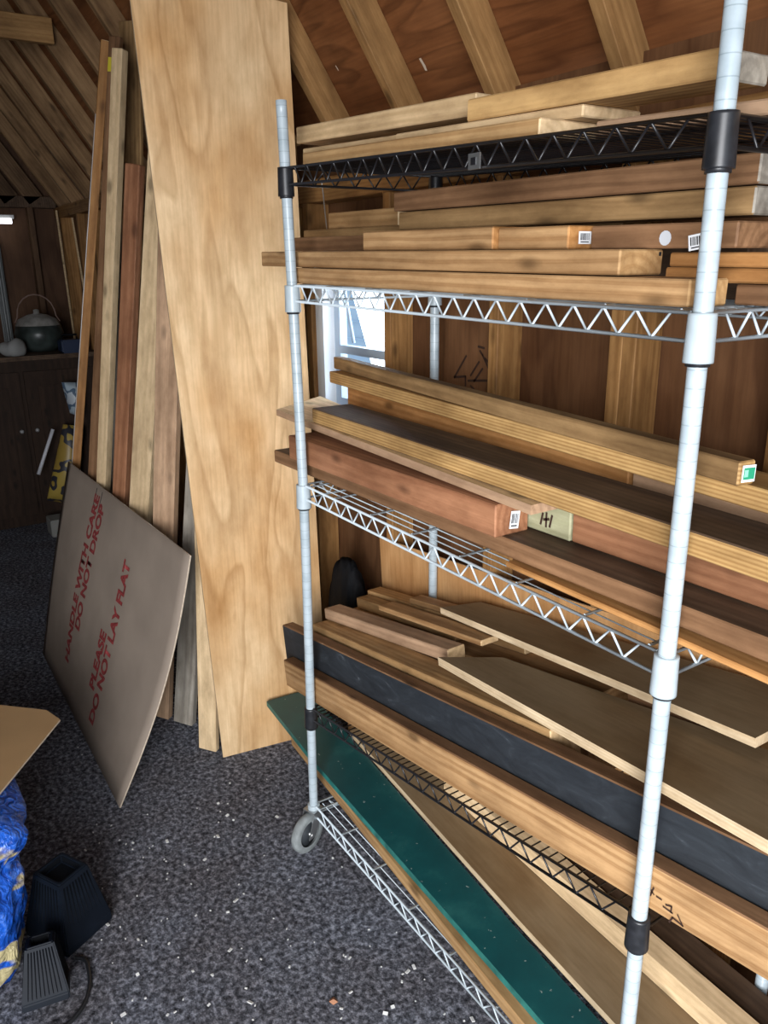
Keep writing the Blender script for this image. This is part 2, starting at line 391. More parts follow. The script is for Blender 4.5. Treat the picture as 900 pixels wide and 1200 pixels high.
def vstud(x, y0, w=.038, z0=.038, z1=2.13, d=.089, mat=None):
    ntrim[0] += 1
    bm = bmesh.new(); add_box(bm, (0, 0, 0), (w, d, z1-z0)); bmesh.ops.bevel(bm, geom=bm.edges[:], offset=.002, segments=1, affect='EDGES')
    o = link(f'trim_{ntrim[0]}', bm, mat or STUD); o.location = (x+w/2, y0+d/2, (z0+z1)/2); o['kind'] = 'structure'; return o
for x in STUDX: vstud(x, YS, z1=2.13 if x < -3.05 else 1.98)
vstud(.625+.038, YS, w=.038, z1=1.98)
def hbar(lo, hi, mat):
    ntrim[0] += 1
    bm = bmesh.new(); s = [b-a for a, b in zip(lo, hi)]; add_box(bm, (0, 0, 0), s); bmesh.ops.bevel(bm, geom=bm.edges[:], offset=.002, segments=1, affect='EDGES')
    o = link(f'trim_{ntrim[0]}', bm, mat); o.location = [(a+b)/2 for a, b in zip(lo, hi)]; o['kind'] = 'structure'; return o
hbar((XL, YS, 0), (XR, YW, .038), STUDW)
hbar((XL, YS, 2.13), (-3.0, YW, 2.206), STUDW); hbar((-3.0, YS, 1.98), (XR, YW, 2.056), STUDW)
hbar((-.802, YS, WZ0-.04), (-.31, YW, WZ0), STUDW)
hbar((-.802, YS, WZ1), (-.31, YW, WZ1+.09), STUDW)

# window: white frame, bluish inner sash, glass
win = empty('window_1', None, None, (0, 0, 0)); win['kind'] = 'structure'
VINYL = plain('white_vinyl', (.78, .82, .86), .4); SASH = plain('bluish_sash', (.42, .52, .64), .35)
bm = bmesh.new()
for lo, hi in (((WX0, WZ0), (WX0+.055, WZ1)), ((WX1-.02, WZ0), (WX1, WZ1)), ((WX0, WZ0), (WX1, WZ0+.03)), ((WX0, WZ1-.03), (WX1, WZ1))):
    add_box(bm, ((lo[0]+hi[0])/2, YW-.03, (lo[1]+hi[1])/2), (hi[0]-lo[0], .085, hi[1]-lo[1]))
link('window_frame', bm, VINYL, win)
bm = bmesh.new()
for lo, hi in (((WX0+.055, WZ0+.03), (WX0+.095, WZ1-.03)), ((WX1-.055, WZ0+.03), (WX1-.02, WZ1-.03)), ((WX0+.095, WZ0+.03), (WX1-.05, WZ0+.07)), ((WX0+.095, WZ1-.07), (WX1-.05, WZ1-.03)), ((WX0+.095, 1.455), (WX1-.05, 1.485))):
    add_box(bm, ((lo[0]+hi[0])/2, YW-.01, (lo[1]+hi[1])/2), (hi[0]-lo[0], .03, hi[1]-lo[1]))
add_tube(bm, [(-.66, YW-.03, 1.70), (-.60, YW-.03, 1.50)], .006)
link('window_sash', bm, SASH, win)
gl, nt, b = nodes('window_glass'); b.inputs['Transmission Weight'].default_value = 1; b.inputs['Roughness'].default_value = .02; b.inputs['IOR'].default_value = 1.02; b.inputs['Base Color'].default_value = (.92, .96, 1, 1)
bm = bmesh.new(); add_box(bm, ((WX0+WX1)/2, YW-.005, (WZ0+WZ1)/2), (WX1-WX0-.1, .004, WZ1-WZ0-.1)); link('window_glass', bm, gl, win)
# the pale siding of the house next door, seen through the window
SID = plain('pale_siding', (.52, .68, .82), .6)
bm = bmesh.new()
for k in range(26):
    z = -.3 + k*.14; add_box(bm, (-2.2, 2.6+.006*0, z), (7, .03, .136)); 
    add_box(bm, (-2.2, 2.578, z-.066), (7, .02, .006))
nb = link('trim_200', bm, SID); nb['kind'] = 'structure'

# roof: sheathing (two pitches), rafters
n56 = Vector((0, math.sin(A56), math.cos(A56)))     # outward normal of the lower slope
def roof_sheet(name, y0, z0, y1, z1, lift):
    d = Vector((0, y1-y0, z1-z0)).normalized(); n = Vector((0, -d.z, d.y))
    if n.z < 0: n = -n
    bm = bmesh.new(); a = Vector((0, y0, z0)) + n*lift; b = Vector((0, y1, z1)) + n*lift
    vs = [bm.verts.new(q) for q in ((XL-.1, *a.yz), (XR+.1, *a.yz), (XR+.1, *b.yz), (XL-.1, *b.yz))]
    vt = [bm.verts.new(v.co + n*.015) for v in vs]
    bm.faces.new(vs[::-1]); bm.faces.new(vt)
    for i in range(4): bm.faces.new((vs[i], vs[(i+1) % 4], vt[(i+1) % 4], vt[i]))
    bmesh.ops.recalc_face_normals(bm, faces=bm.faces[:])
    o = link(name, bm, SHEATH); o['kind'] = 'structure'; return o
EX = .12
roof_sheet('ceiling', YS+.2, ZP-.2*T56, YB-.03, ZB+.03*T56, .09)
roof_sheet('ceiling_upper', YB+.05, ZB-.05*.45, YR, ZR, .09)
roof_sheet('ceiling_front', YR, ZR, YF, 2.15, .09)
rx = [-.63 + .405*k for k in range(-10, 9)]
for i, x in enumerate(rx):
    if x < XL+.05 or x > XR-.1: continue
    # lower slope rafter, 38 x 89, standing on the plate
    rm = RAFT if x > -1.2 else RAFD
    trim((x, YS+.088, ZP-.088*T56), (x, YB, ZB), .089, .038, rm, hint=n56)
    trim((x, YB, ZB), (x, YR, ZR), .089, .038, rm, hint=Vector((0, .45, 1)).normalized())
# pale torn splinters on the roof boards
ceil = bpy.data.objects['ceiling']; kk = .09/math.cos(A56)
for px, py, sz in ((496, 76, .013), (395, 80, .006), (347, 86, .007)):
    n_ = Vector((0, T56, 1)); d_ = _f + _r*((px-450)/FPX) - _u*((py-600)/FPX)
    q = CAM + d_*(((ZP + YS*T56 + kk - .003) - n_.dot(CAM))/n_.dot(d_))
    bm = bmesh.new(); ex = Vector((1, 0, 0)); ey = Vector((0, -math.cos(A56), math.sin(A56)))
    bm.faces.new([bm.verts.new(q + ex*a*sz + ey*b*sz) for a, b in ((-.5, 1.4), (.2, 1.5), (.6, -.3), (.4, -1.4), (-.2, -1.2), (-.3, .2))])
    o = link('splinter', bm, plain('torn_wood', (.62, .52, .40), .8), ceil); o['label'] = 'pale torn splinter'
# end walls and the front wall (with the wide door opening where the daylight comes in)
def gable(name, x, hole=None):
    bm = bmesh.new()
    yc = YR; pts = [(.6, 0), (.6, ZP), (YB, ZB+.2), (YR, ZR+.2), (YF, 2.3), (YF, 0)]
    if hole is None:
        bm.faces.new([bm.verts.new((x, y, z)) for y, z in pts])
    else:
        y0, y1, z1 = hole
        for q in ([(.6, 0), (.6, ZP), (y1, ZP+.4), (y1, 0)], [(y1, z1), (y1, ZP+.4), (.6, ZP), (YB, ZB+.2), (YR, ZR+.2), (YF, 2.3), (y0, z1)][0:2] + [(YB, ZB+.2), (YR, ZR+.2), (YF, 2.4), (y0, z1)], [(y0, 0), (y0, z1), (YF, 2.4), (YF, 0)]):
            bm.faces.new([bm.verts.new((x, y, z)) for y, z in q])
    o = link(name, bm, WALLP); o['kind'] = 'structure'; return o
ENDW = plywood('shaded_end_sheathing', (.12, .06, .03), (.06, .025, .01), axis='Z', scale=2.2, lines=6, soft=.5, stain=.45, blotch=(.5, .42, .36))  # wall sheathing darkened, lack of light at this end held in the colour
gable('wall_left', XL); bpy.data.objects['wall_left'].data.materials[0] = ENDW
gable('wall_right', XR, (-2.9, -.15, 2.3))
bm = bmesh.new(); bm.faces.new([bm.verts.new(q) for q in ((XL, YF, 0), (XR, YF, 0), (XR, YF, 2.3), (XL, YF, 2.3))]); o = link('wall_front', bm, WALLP); o['kind'] = 'structure'
# end wall: plate, studs and diagonal boards in the gable
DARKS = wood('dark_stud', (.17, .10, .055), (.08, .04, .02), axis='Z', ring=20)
hbar((XL, -2.9, 2.20), (XL+.09, YS, 2.28), W['dark'])
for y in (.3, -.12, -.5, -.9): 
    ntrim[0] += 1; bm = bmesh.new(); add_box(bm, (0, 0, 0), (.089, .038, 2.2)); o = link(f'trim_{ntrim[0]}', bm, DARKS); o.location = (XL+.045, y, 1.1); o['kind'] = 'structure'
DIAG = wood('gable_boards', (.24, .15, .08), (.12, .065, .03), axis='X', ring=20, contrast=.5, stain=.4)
for k in range(7):
    y1 = .40 - k*.17
    a = Vector((XL+.09, y1, 2.285)); ln = min(.9, .55 + k*.02)
    d = Vector((0, -math.cos(A56), math.sin(A56)))
    trim(a, a + d*ln, .022, .12, DIAG, hint=Vector((-1, 0, 0)))
# collar tie across the roof
trim((-2.62, .10, 2.80), (-2.62, -2.6, 2.80), .04, .11, RAFT, hint=Vector((1, 0, 0)))
# writing on the sheathing between two studs
o0 = at(534, 440, y=YW)
def wpt(px, py):
    q = at(px, py, y=YW); return (q.x, q.z)
wl = [[(547, 417), (533, 442), (546, 441)], [(546, 441), (546, 452)], [(561, 406), (568, 408)], [(563, 411), (566, 416), (576, 438)], [(569, 420), (576, 428)], [(562, 424), (552, 440)], [(566, 432), (556, 447)], [(549, 446), (572, 446)], [(552, 452), (556, 456)]]
strokes('marking', wall_back, (0, YW-.0005, 0), (1, 0, 0), (0, 0, 1), [[wpt(*q) for q in l] for l in wl], .007, SCRIB, 'dark handwritten marks on the sheathing')

# ------------------------------------------------------------------ the shelving rack
RL, RW = 1.2042, .457
rack = empty('shelving_rack', 'tall wheeled white wire shelving rack with five shelves holding lumber', 'shelf')
def pole(pts):
    bm = bmesh.new()
    P = []
    for a, b in zip(pts, pts[1:]):
        n = 6
        for i in range(n): P.append(Vector(a).lerp(Vector(b), i/n))
    P.append(Vector(pts[-1])); add_tube(bm, P, .0134, 20)
    return link('pole', bm, POLE, rack)
flx = [(-.008, .13), (-.004, .32), (.001, .50), (.014, .95), (.0165, 1.19), (.011, 1.45), (.004, 1.71), (-.004, 1.97), (-.0105, 2.146)]
pole([(x, 0, z) for x, z in flx])
pole([(RL, 0, .13), (RL, 0, 2.15)]); pole([(0, RW, .13), (0, RW, 2.05)]); pole([(RL, RW, .13), (RL, RW, 2.05)])
def flX(z):
    for (xa, za), (xb, zb) in zip(flx, flx[1:]):
        if za <= z <= zb: return xa + (xb-xa)*(z-za)/(zb-za)
    return 0
LEV = [(2.000, 1.947, 'black'), (1.723, 1.704, 'white'), (1.200, 1.195, 'white'), (.501, .698, 'black'), (.152, .152, 'white')]
def lev(i, x): a, b, _ = LEV[i]; return a + (b-a)*x/RL
for i, (za, zb, col) in enumerate(LEV):
    mt = BLACKW if col == 'black' else WHITE
    x0 = flX(za)
    za, zb = za-.0036, zb-.0036
    cor = {(0, 0): Vector((x0, 0, za)), (1, 0): Vector((RL, 0, zb)), (0, 1): Vector((0, RW, za)), (1, 1): Vector((RL, RW, zb))}
    bm = bmesh.new(); H = .038
    def rail(A, B, n):
        dz = Vector((0, 0, -H)); e = (B-A).normalized()*.018
        a, b = A+e, B-e
        add_tube(bm, [a, b], .0031, 8); add_tube(bm, [a+dz, b+dz], .0031, 8)
        pts = []
        a2, b2 = A+(B-A).normalized()*.05, B-(B-A).normalized()*.05
        for k in range(n+1): pts.append(a2.lerp(b2, k/n) + (dz if k % 2 else Vector()))
        for p, q in zip(pts, pts[1:]): add_tube(bm, [p, q], .0021, 6)
    rail(cor[0, 0], cor[1, 0], 36); rail(cor[0, 1], cor[1, 1], 36); rail(cor[0, 0], cor[0, 1], 12); rail(cor[1, 0], cor[1, 1], 12)
    sh = link('shelf', bm, mt, rack); sh['label'] = ('black' if col == 'black' else 'white') + ' wire shelf'
    bm = bmesh.new(); dn = Vector((0, 0, .001))
    def P(u, v): return cor[0, 0].lerp(cor[1, 0], u).lerp(cor[0, 1].lerp(cor[1, 1], u), v) + dn
    if col == 'black':
        for k in range(1, 50): add_tube(bm, [P(k/50, .004), P(k/50, .996)], .0017, 6)
        for v in (.3, .7): add_tube(bm, [P(.01, v)+dn, P(.99, v)+dn], .0028, 6)
    else:
        for k in range(1, 19): add_tube(bm, [P(.012, k/19), P(.988, k/19)], .0015, 6)
        for k in range(1, 7): add_tube(bm, [P(k/7+.0, .006)+dn, P(k/7, .994)+dn], .0028, 6)
        for k in (.03, .97): add_tube(bm, [P(k, .006)+dn, P(k, .994)+dn], .0028, 6)
    link('wire_deck', bm, mt, sh)
    if i == 0:
        q = at(556, 189, y=-.006)
        bm = bmesh.new(); add_box(bm, (q.x, -.006, q.z), (.03, .004, .026)); add_box(bm, (q.x, -.0085, q.z), (.013, .002, .012), mi=1)
        link('name_plate', bm, [STEEL, BLACKW], sh)
    for (cx, cy), q in cor.items():
        bm = bmesh.new(); M = Matrix.Translation(q + Vector((0, 0, -.031)))
        rg = add_lathe(bm, [(.0135, -.034), (.0205, -.034), (.0205, -.031), (.019, .028), (.019, .032), (.0135, .032)], 24, M)
        add_lathe(bm, [(.0136, -.039), (.0165, -.039), (.0165, -.0335)], 24, M, mi=1)
        cl = link('collar', bm, [COLLB if col == 'black' else COLLW, COLLB], rack)
        cl['label'] = ('black' if col == 'black' else 'white') + ' collar clamping a shelf to its pole'
# casters
def caster(x, y, ang):
    e = bpy.data.objects.new('caster', None); C.objects.link(e); e.parent = rack; e.location = (x, y, .0008); e.rotation_euler = (0, 0, ang)
    bm = bmesh.new(); R = .0635
    M = Matrix.Translation((-.035, 0, R)) @ Matrix.Rotation(PI/2, 4, 'X')
    add_lathe(bm, [(.042, -.013), (.058, -.015), (R, -.009), (R, .009), (.058, .015), (.042, .013)], 36, M)
    link('tyre', bm, RUBBER, e)
    bm = bmesh.new(); add_lathe(bm, [(.0005, -.010), (.012, -.014), (.016, -.010), (.043, -.006), (.043, .006), (.016, .010), (.012, .014), (.0005, .010)], 28, M)
    link('wheel_hub', bm, plain('dark_hub', (.035, .04, .045), .45), e)
    bm = bmesh.new()
    for s in (-1, 1):
        vs = [bm.verts.new(q) for q in ((-.05, s*.02, R-.012), (-.022, s*.02, R-.012), (.018, s*.02, .132), (-.022, s*.02, .134))]
        vt = [bm.verts.new(v.co + Vector((0, s*.003, 0))) for v in vs]
        bm.faces.new(vs); bm.faces.new(vt[::-1])
        for i in range(4): bm.faces.new((vs[i], vt[i], vt[(i+1) % 4], vs[(i+1) % 4]))
    add_box(bm, (-.002, 0, .133), (.045, .046, .005)); add_tube(bm, [(-.035, -.026, R), (-.035, .026, R)], .007, 10)
    add_tube(bm, [(0, 0, .13), (0, 0, .16)], .011, 12)
    bmesh.ops.recalc_face_normals(bm, faces=bm.faces[:])
    link('fork', bm, STEEL, e)
caster(-.008, 0, math.radians(110)); caster(RL, 0, .5); caster(0, RW, 2.0); caster(RL, RW, 1.6)

# ------------------------------------------------------------------ lumber: top shelf
G1_ = 'boards on the top shelf'
def z1(x): return lev(0, x) + .0015
def sb(lv, name, label, x0, x1, y0, y1, dz, depth, h, mat, group, **k):
    """board lying along a shelf: x0..x1, front edge y0 (left) .. y1 (right), dz above the deck"""
    return board(name, label, (x0, y0, lev(lv, x0)+dz+.001), (x1, y1, lev(lv, x1)+dz+.001), depth, h, mat, group=group, **k)
sb(0, 'lumber_board', 'orange-grained flat board lying at the front edge of the top black shelf', .03, .845, .03, .03, 0, .135, .028, W['honey'], G1_, endmat=W['cream'])
sb(0, 'lumber_board', 'thin light plank stacked on the front board of the top shelf, cream end showing', .35, .885, .085, .085, .029, .14, .019, W['pale'], G1_, endmat=W['cream'])
sb(0, 'lumber_board', 'long pale two-by at the upper left of the top shelf', -.16, .555, .115, .135, .068, .089, .040, W['pale'], G1_, endmat=W['cream'])
sb(0, 'lumber_board', 'yellow wavy-grained board at the upper right of the top shelf', .59, 1.142, .085, .07, .049, .105, .038, W['wavy'], G1_, endmat=W['grey'])
sb(0, 'lumber_board', 'short pale slat wedged under the upper left board on the top shelf', -.08, .34, .09, .10, .029, .10, .020, W['pale'], G1_, endmat=W['cream'])
sb(0, 'lumber_board', 'pale board end on the top shelf right of the right post', 1.15, 1.9, .185, .185, .049, .1, .04, W['cream'], G1_)
sb(0, 'lumber_board', 'flat greyish board under the yellow wavy-grained board on the top shelf', .90, 1.6, .1, .1, .002, .16, .02, W['pink'], G1_)
sb(0, 'lumber_board', 'flat pale board at the back left of the top shelf beneath the others', -.12, .34, .19, .2, .001, .12, .028, W['pale'], G1_)

# ------------------------------------------------------------------ lumber: second shelf
G2_ = 'boards on the second shelf'
b_a = sb(1, 'lumber_board', 'brown two-by lying lowest at the front of the second shelf', -.02, 1.163, .0225, .0225, 0, .088, .038, W['tan'], G2_, endmat=W['honey'])
b_b = sb(1, 'lumber_board', 'brown two-by second from the bottom on the second shelf, sticking out past the left post', -.235, 1.03, .03, .03, .040, .10, .038, W['tan'], G2_, endmat=W['honey'])
b_c = sb(1, 'lumber_board', 'short block with a bright orange end on the second shelf', .267, .715, .05, .05, .079, .09, .040, W['tan'], G2_, endmat=W['orange'])
b_d = sb(1, 'lumber_board', 'short block with an orange end and a barcode sticker on the second shelf', .718, .893, .06, .06, .079, .09, .037, W['tan'], G2_, endmat=W['orange'])
b_e = sb(1, 'lumber_board', 'dark brown board with a round white sticker on the second shelf by the right post', .905, 1.175, .10, .10, .079, .1, .036, W['brown'], G2_)
b_f = sb(1, 'lumber_board', 'long thin slat lying behind the short blocks on the second shelf', -.395, .84, .25, .25, .113, .07, .027, W['olive'], G2_)
b_g = sb(1, 'lumber_board', 'grey-brown board end behind the left post on the second shelf', -.285, .25, .145, .145, .079, .085, .037, W['brown'], G2_)
b_h = sb(1, 'lumber_board', 'short honey-coloured block on top of the slat at the left of the second shelf', -.31, .06, .29, .29, .142, .08, .045, W['honey'], G2_, endmat=W['cream'])
b_i = sb(1, 'lumber_board', 'long olive-brown two-by second from the top on the second shelf', .266, 1.163, .15, .15, .124, .09, .039, W['olive'], G2_, endmat=W['grey'])
b_j = sb(1, 'lumber_board', 'long dark brown two-by topmost on the second shelf, right under the black shelf', .26, 1.172, .14, .14, .165, .12, .041, W['brown'], G2_, endmat=W['grey'])
sb(1, 'lumber_board', 'orange-brown slat behind the right post on the second shelf, upper of three', 1.034, 1.9, .14, .14, .052, .08, .021, W['orange'], G2_)
sb(1, 'lumber_board', 'orange-brown slat behind the right post on the second shelf, middle of three', 1.032, 1.9, .135, .135, .030, .08, .021, W['orange'], G2_)
sb(1, 'lumber_board', 'dull brown slat behind the right post on the second shelf, lowest of three', 1.168, 1.9, .12, .12, .001, .09, .028, W['brown'], G2_)
sb(1, 'lumber_board', 'dark board packed at the back of the second shelf under the long slat', -.1, 1.1, .245, .245, 0, .15, .112, W['dark'], G2_)
q = at(684, 272, y=.09)
ud = Vector((0, 1, 0))
barcode(b_d, (.8942, .082, lev(1, .89)+.088), (0, 1, 0), (0, 0, 1), .03, .02)
qq = at(780, 279, y=.0995)
n = 14
bm = bmesh.new(); vs = [bm.verts.new((qq.x+.011*math.cos(t*2*PI/n), .0985, qq.z+.011*math.sin(t*2*PI/n))) for t in range(n)]; bm.faces.new(vs[::-1] if False else vs)
o = link('round_sticker', bm, plain('dull_paper', (.5, .52, .55), .6)); o.parent = b_e; bpy.context.view_layer.update(); o.matrix_parent_inverse = b_e.matrix_world.inverted()
q1 = at(813, 291, y=.0985)
barcode(b_e, (q1.x-.008, .0993, q1.z-.004), (1, 0, .15), (0, 0, 1), .03, .022)
# nail hole in the end of the second board
decal('nail_hole', b_b, (1.0302, .118, lev(1, 1.03)+.069), (0, 1, 0), (0, 0, 1), [(0, 0, .006, .006, 0, 0)], [INK])

# ------------------------------------------------------------------ lumber: third shelf
G3_ = 'boards on the third shelf'
Z3 = 1.2
board('lumber_board', 'thin orange board peeking out under the dark plank on the third shelf', (.80, .032, Z3+.0005), (1.95, .028, Z3-.003), .15, .0115, W['orange'], group=G3_)
b_A = board('lumber_board', 'wide dark plank lying flat at the bottom of the third shelf', (-.255, .046, Z3+.001), (1.95, .044, Z3+.032), .168, .037, W['dark'], group=G3_, endmat=W['brown'])  # top darker than the front: shadow under the stack is in the colour
for f in b_A.data.polygons:
    if f.normal.y < -.7: f.material_index = 1
b_B = board('lumber_board', 'thick red-brown beam on the third shelf, white sticker on its end', (-.12, .03, 1.2405), (.772, .028, 1.2525), .088, .067, W['red'], group=G3_, endmat=W['red'])
b_F = slab('lumber_board', 'thin greyish board with window light coloured into its top sticking out at the left of the third shelf', [(-.354, .108, 1.3405), (.86, .036, 1.3405), (.86, .225, 1.3405), (-.20, .305, 1.3405), (-.30, .312, 1.3405), (-.50, .345, 1.3405)], .019, [W['cream'], W['pink']], 'board', G3_)  # cream top face carries the brightness falling from the window
b_C = board('lumber_board', 'pale green treated board with a cut end behind the thick beam', (.10, .124, 1.245), (.877, .124, 1.256), .085, .064, W['green'], group=G3_)
b_D = board('lumber_board', 'reddish board at the right of the third shelf under the striped yellow board', (.882, .124, 1.258), (1.95, .124, 1.272), .085, .066, W['shaded_red'], group=G3_)
b_E = board('lumber_board', 'striped yellow board with a dark top lying along the third shelf', (-.10, .098, 1.3415), (1.95, .013, 1.3415), .125, .040, W['treat'], group=G3_, topmat=W['dark'])  # top face darker than the striped sides
b_G3 = board('lumber_board', 'orange-brown board on edge behind the striped board on the third shelf', (-.30, .335, Z3+.001), (.905, .245, Z3+.001), .10, .204, W['orange'], group=G3_)
b_G4 = board('lumber_board', 'greyish board end in the gap right of the orange-brown board on the third shelf', (.915, .245, Z3+.001), (1.9, .24, Z3+.001), .07, .19, W['pink'], group=G3_)
b_G2 = board('lumber_board', 'yellow striped board second from the top at the back of the third shelf', (-.36, .305, 1.4065), (1.95, .06, 1.4065), .089, .036, W['treat'], group=G3_, endmat=W['olive'])
b_G1 = board('lumber_board', 'topmost treated board of the third shelf with a green sticker on its right end', (-.40, .345, 1.444), (1.215, .112, 1.444), .034, .038, W['olive'], group=G3_, endmat=W['treat'])
board('lumber_board', 'treated board at the right edge behind the green sticker on the third shelf', (1.20, .225, 1.444), (1.95, .18, 1.444), .06, .038, W['treat'], group=G3_)
barcode(b_B, (.7735, .062, 1.266), (0, .032, -.004), (0, .006, .04), .024, .036)
eA = Vector((1.2165, .116, 1.450))
decal('green_sticker', b_G1, eA, (.14, .99, -.04), (0, .15, 1), [(0, 0, .028, .026, 0, 0), (.003, .004, .026, .022, 1, .0006), (.004, .008, .012, .019, 2, .001)], [PAPER, plain('green_print', (.02, .30, .16), .5), plain('mint_print', (.25, .6, .45), .5)])
q = at(645, 622, y=.122)
strokes('stamp', b_C, (0, .1235, 0), (1, 0, 0), (0, 0, 1), [[(.80, 1.272), (.805, 1.295)], [(.815, 1.27), (.815, 1.298)], [(.808, 1.283), (.822, 1.287)], [(.825, 1.272), (.83, 1.296)]], .005, SCRIB)

# ------------------------------------------------------------------ lumber: fourth (tilted black) shelf
G4_ = 'boards on the tilted black shelf'
def s4(label, x0, x1, y0, y1, dz, depth, h, mat, name='lumber_board', **k): return sb(3, name, label, x0, x1, y0, y1, dz, depth, h, mat, G4_, **k)
b_I = s4('raw brown timber with pencilled marks along the front of the tilted black shelf', -.205, 1.95, .022, .022, 0, .037, .089, W['tan'], topmat=W['brown'])
b_H = s4('black painted board standing on edge behind the raw brown timber', -.27, 1.95, .062, .062, 0, .04, .182, CHALK, topmat=W['brown'])
s4('light board standing behind the black painted one, its right end cut square', -.15, .905, .112, .106, 0, .085, .197, W['honey'], endmat=W['pale'])
s4('short pale board lying on the light board at the left of the tilted shelf', -.19, .42, .165, .195, .2015, .06, .036, W['pink'], endmat=W['pale'])
s4('wide timber mostly buried under the short boards on the tilted black shelf', -.20, .85, .27, .27, 0, .15, .195, W['tan'])
s4('short honey board with a blunt left end at the back of the tilted black shelf', -.245, .52, .365, .37, .2, .055, .042, W['honey'], endmat=W['pale'])
s4('olive-tinged board poking up second from left among the short boards', -.215, .30, .302, .312, .2, .048, .036, W['olive'])
s4('knotty grey-tan board lying over the short boards of the tilted black shelf', -.02, .47, .262, .262, .2425, .06, .016, W['tan'], endmat=W['pale'])
s4('narrow brown board under the upper sheet at the back of the tilted shelf', .0, .62, .365, .38, .2435, .05, .018, W['tan'], endmat=W['pale'])
z4 = lambda x, dz: lev(3, x)+dz
def sheet4(label, pts, th): return slab('plywood_sheet', label, pts, th, [BROWNPLY, PLYEDGE], 'sheet', 'thin sheets on the tilted black shelf')
d = .240
sheet4('lower pale-edged sheet lying flat on the tilted black shelf, nearest the right post', [(.437, .146, z4(.437, d)), (1.388, .021, z4(1.388, d)), (1.75, -.02, z4(1.75, d)), (1.75, .27, z4(1.75, d)), (.56, .255, z4(.56, d)), (.493, .225, z4(.493, d))][:5], .022)
d = .282
sheet4('upper pale-edged sheet ending in a corner right of the right post', [(.205, .330, z4(.205, d)), (1.242, .215, z4(1.242, d)), (1.245, .44, z4(1.245, d)), (.255, .44, z4(.255, d))], .018)
s4('small wood block propping up the sheets on the tilted shelf', .95, 1.15, .29, .29, .0, .09, .255, W['brown'])
# thin wire hanging from the top shelf
bm = bmesh.new(); add_tube(bm, smooth([at(377, 214, y=.30), at(379, 230, y=.30), at(381, 250, y=.295), at(383, 268, y=.29)], 4), .002, 6)
tag(link('hanging_wire', bm, STEEL), 'thin grey wire dangling from the left end of the top shelf', 'wire')
# panel leaning on the studs behind
slab('plywood_sheet', 'orange plywood sheet leaning upright against the studs behind the fourth shelf', [(-.345, .4785, .845), (-.315, .4785, .45), (1.5, .4785, .45), (1.5, .4785, 1.02)], .005, [FIRPLY, PLYEDGE], 'sheet')
# pencilled marks on the raw timber
def ipt(px, py):
    q = at(px, py, y=.022); return (q.x, q.z)
ml = [[(762, 1040), (767, 1048)], [(767, 1040), (763, 1049)], [(770, 1050), (776, 1054)], [(778, 1062), (789, 1070)], [(781, 1060), (788, 1062), (787, 1069)], [(789, 1075), (801, 1085), (795, 1072)], [(789, 1075), (785, 1080)]]
strokes('marking', b_I, (0, .0215, 0), (1, 0, 0), (0, 0, 1), [[ipt(*q) for q in l] for l in ml], .0028, SCRIB, 'pencilled marks')

# ------------------------------------------------------------------ lumber: bottom shelf
G5_ = 'boards on the bottom shelf'
b_P = board('lumber_board', 'raw orange board under the teal board at the front of the bottom shelf', (-.33, .086, .154), (1.10, -.010, .154), .10, .036, W['honey'], group=G5_)
slab('painted_board', 'teal green painted board lying across the bottom shelf, sticking out at the left', [(-.555, .10, .212), (-.10, .066, .212), (.876, .029, .212), (1.4, .005, .212), (1.4, .085, .212), (1.05, .127, .212), (.742, .151, .212), (-.18, .238, .212), (-.535, .262, .212), (-.548, .215, .212)], .02, [TEAL, plain('teal_edge', (.02, .16, .14), .5, noise=.4, nscale=30)], 'board', G5_)
slab('plywood_sheet', 'brown-faced sheet with a light edge behind the teal board on the bottom shelf', [(-.19, .245, .226), (.75, .162, .226), (1.45, .115, .226), (1.45, .440, .226), (-.19, .440, .226)], .018, [BROWNPLY, PLYEDGE], 'sheet')
board('lumber_board', 'bearer board under the brown-faced sheet on the bottom shelf', (-.3, .30, .154), (1.3, .30, .154), .12, .053, W['tan'], group=G5_)
b_S = board('lumber_board', 'pale yellow board lying on the brown-faced sheet of the bottom shelf', (.25, .315, .2275), (1.75, .265, .2275), .06, .06, W['cream'], group=G5_)
board('lumber_board', 'dark brown board lying behind the pale yellow board on the bottom shelf', (.6, .385, .2275), (1.95, .335, .2275), .07, .04, W['dark'], group=G5_)
q = at(694, 1072, y=.29)
decal('tag', b_S, (q.x-.006, .2975, q.z-.012), (1, -.033, 0), (0, 0, 1), [(0, 0, .02, .026, 0, 0)], [plain('grey_tag', (.6, .62, .62), .5)])

# ------------------------------------------------------------------ panel and boards leaning left of the rack
slab('plywood_sheet', 'tall birch plywood sheet standing upright beside the left end of the rack', [(-.609, -.066, .001), (-.545, .352, .001), (-.545, .305, 2.52), (-.60, -.155, 2.56)], .012, [BIRCH, PLYEDGE], 'sheet')
GL = 'boards leaning left of the plywood panel'
def lean(label, pb, yt, pt, w, th, mat, yb=None, zb=0, hv=Vector((-.62, .78, 0)), **k):
    """board standing on the floor at photo point pb and leaning so its top is seen at pt (plane y = yt)"""
    B = at(*pb, z=zb); T = at(*pt, y=yt)
    ax = (T-B).normalized(); dp = hv; up = ax.cross(dp).normalized(); dp = up.cross(ax)
    # broad face towards the camera side: width along X
    o = board('leaning_board', label, B - up*w/2, T - up*w/2, th, w, mat, group=GL, hint=hv, **k)
    dz = min((o.matrix_world @ Vector(c)).z for c in o.bound_box)
    o.location.z -= dz
    return o
b_L0 = lean('orange-brown board with a reflection painted on its left edge, leftmost of the leaning boards', (76, 745), .12, (124, 48), .036, .06, W['orange'], endmat=W['pale'], hv=Vector((-.97, .2, 0)))
ln = b_L0.dimensions.x
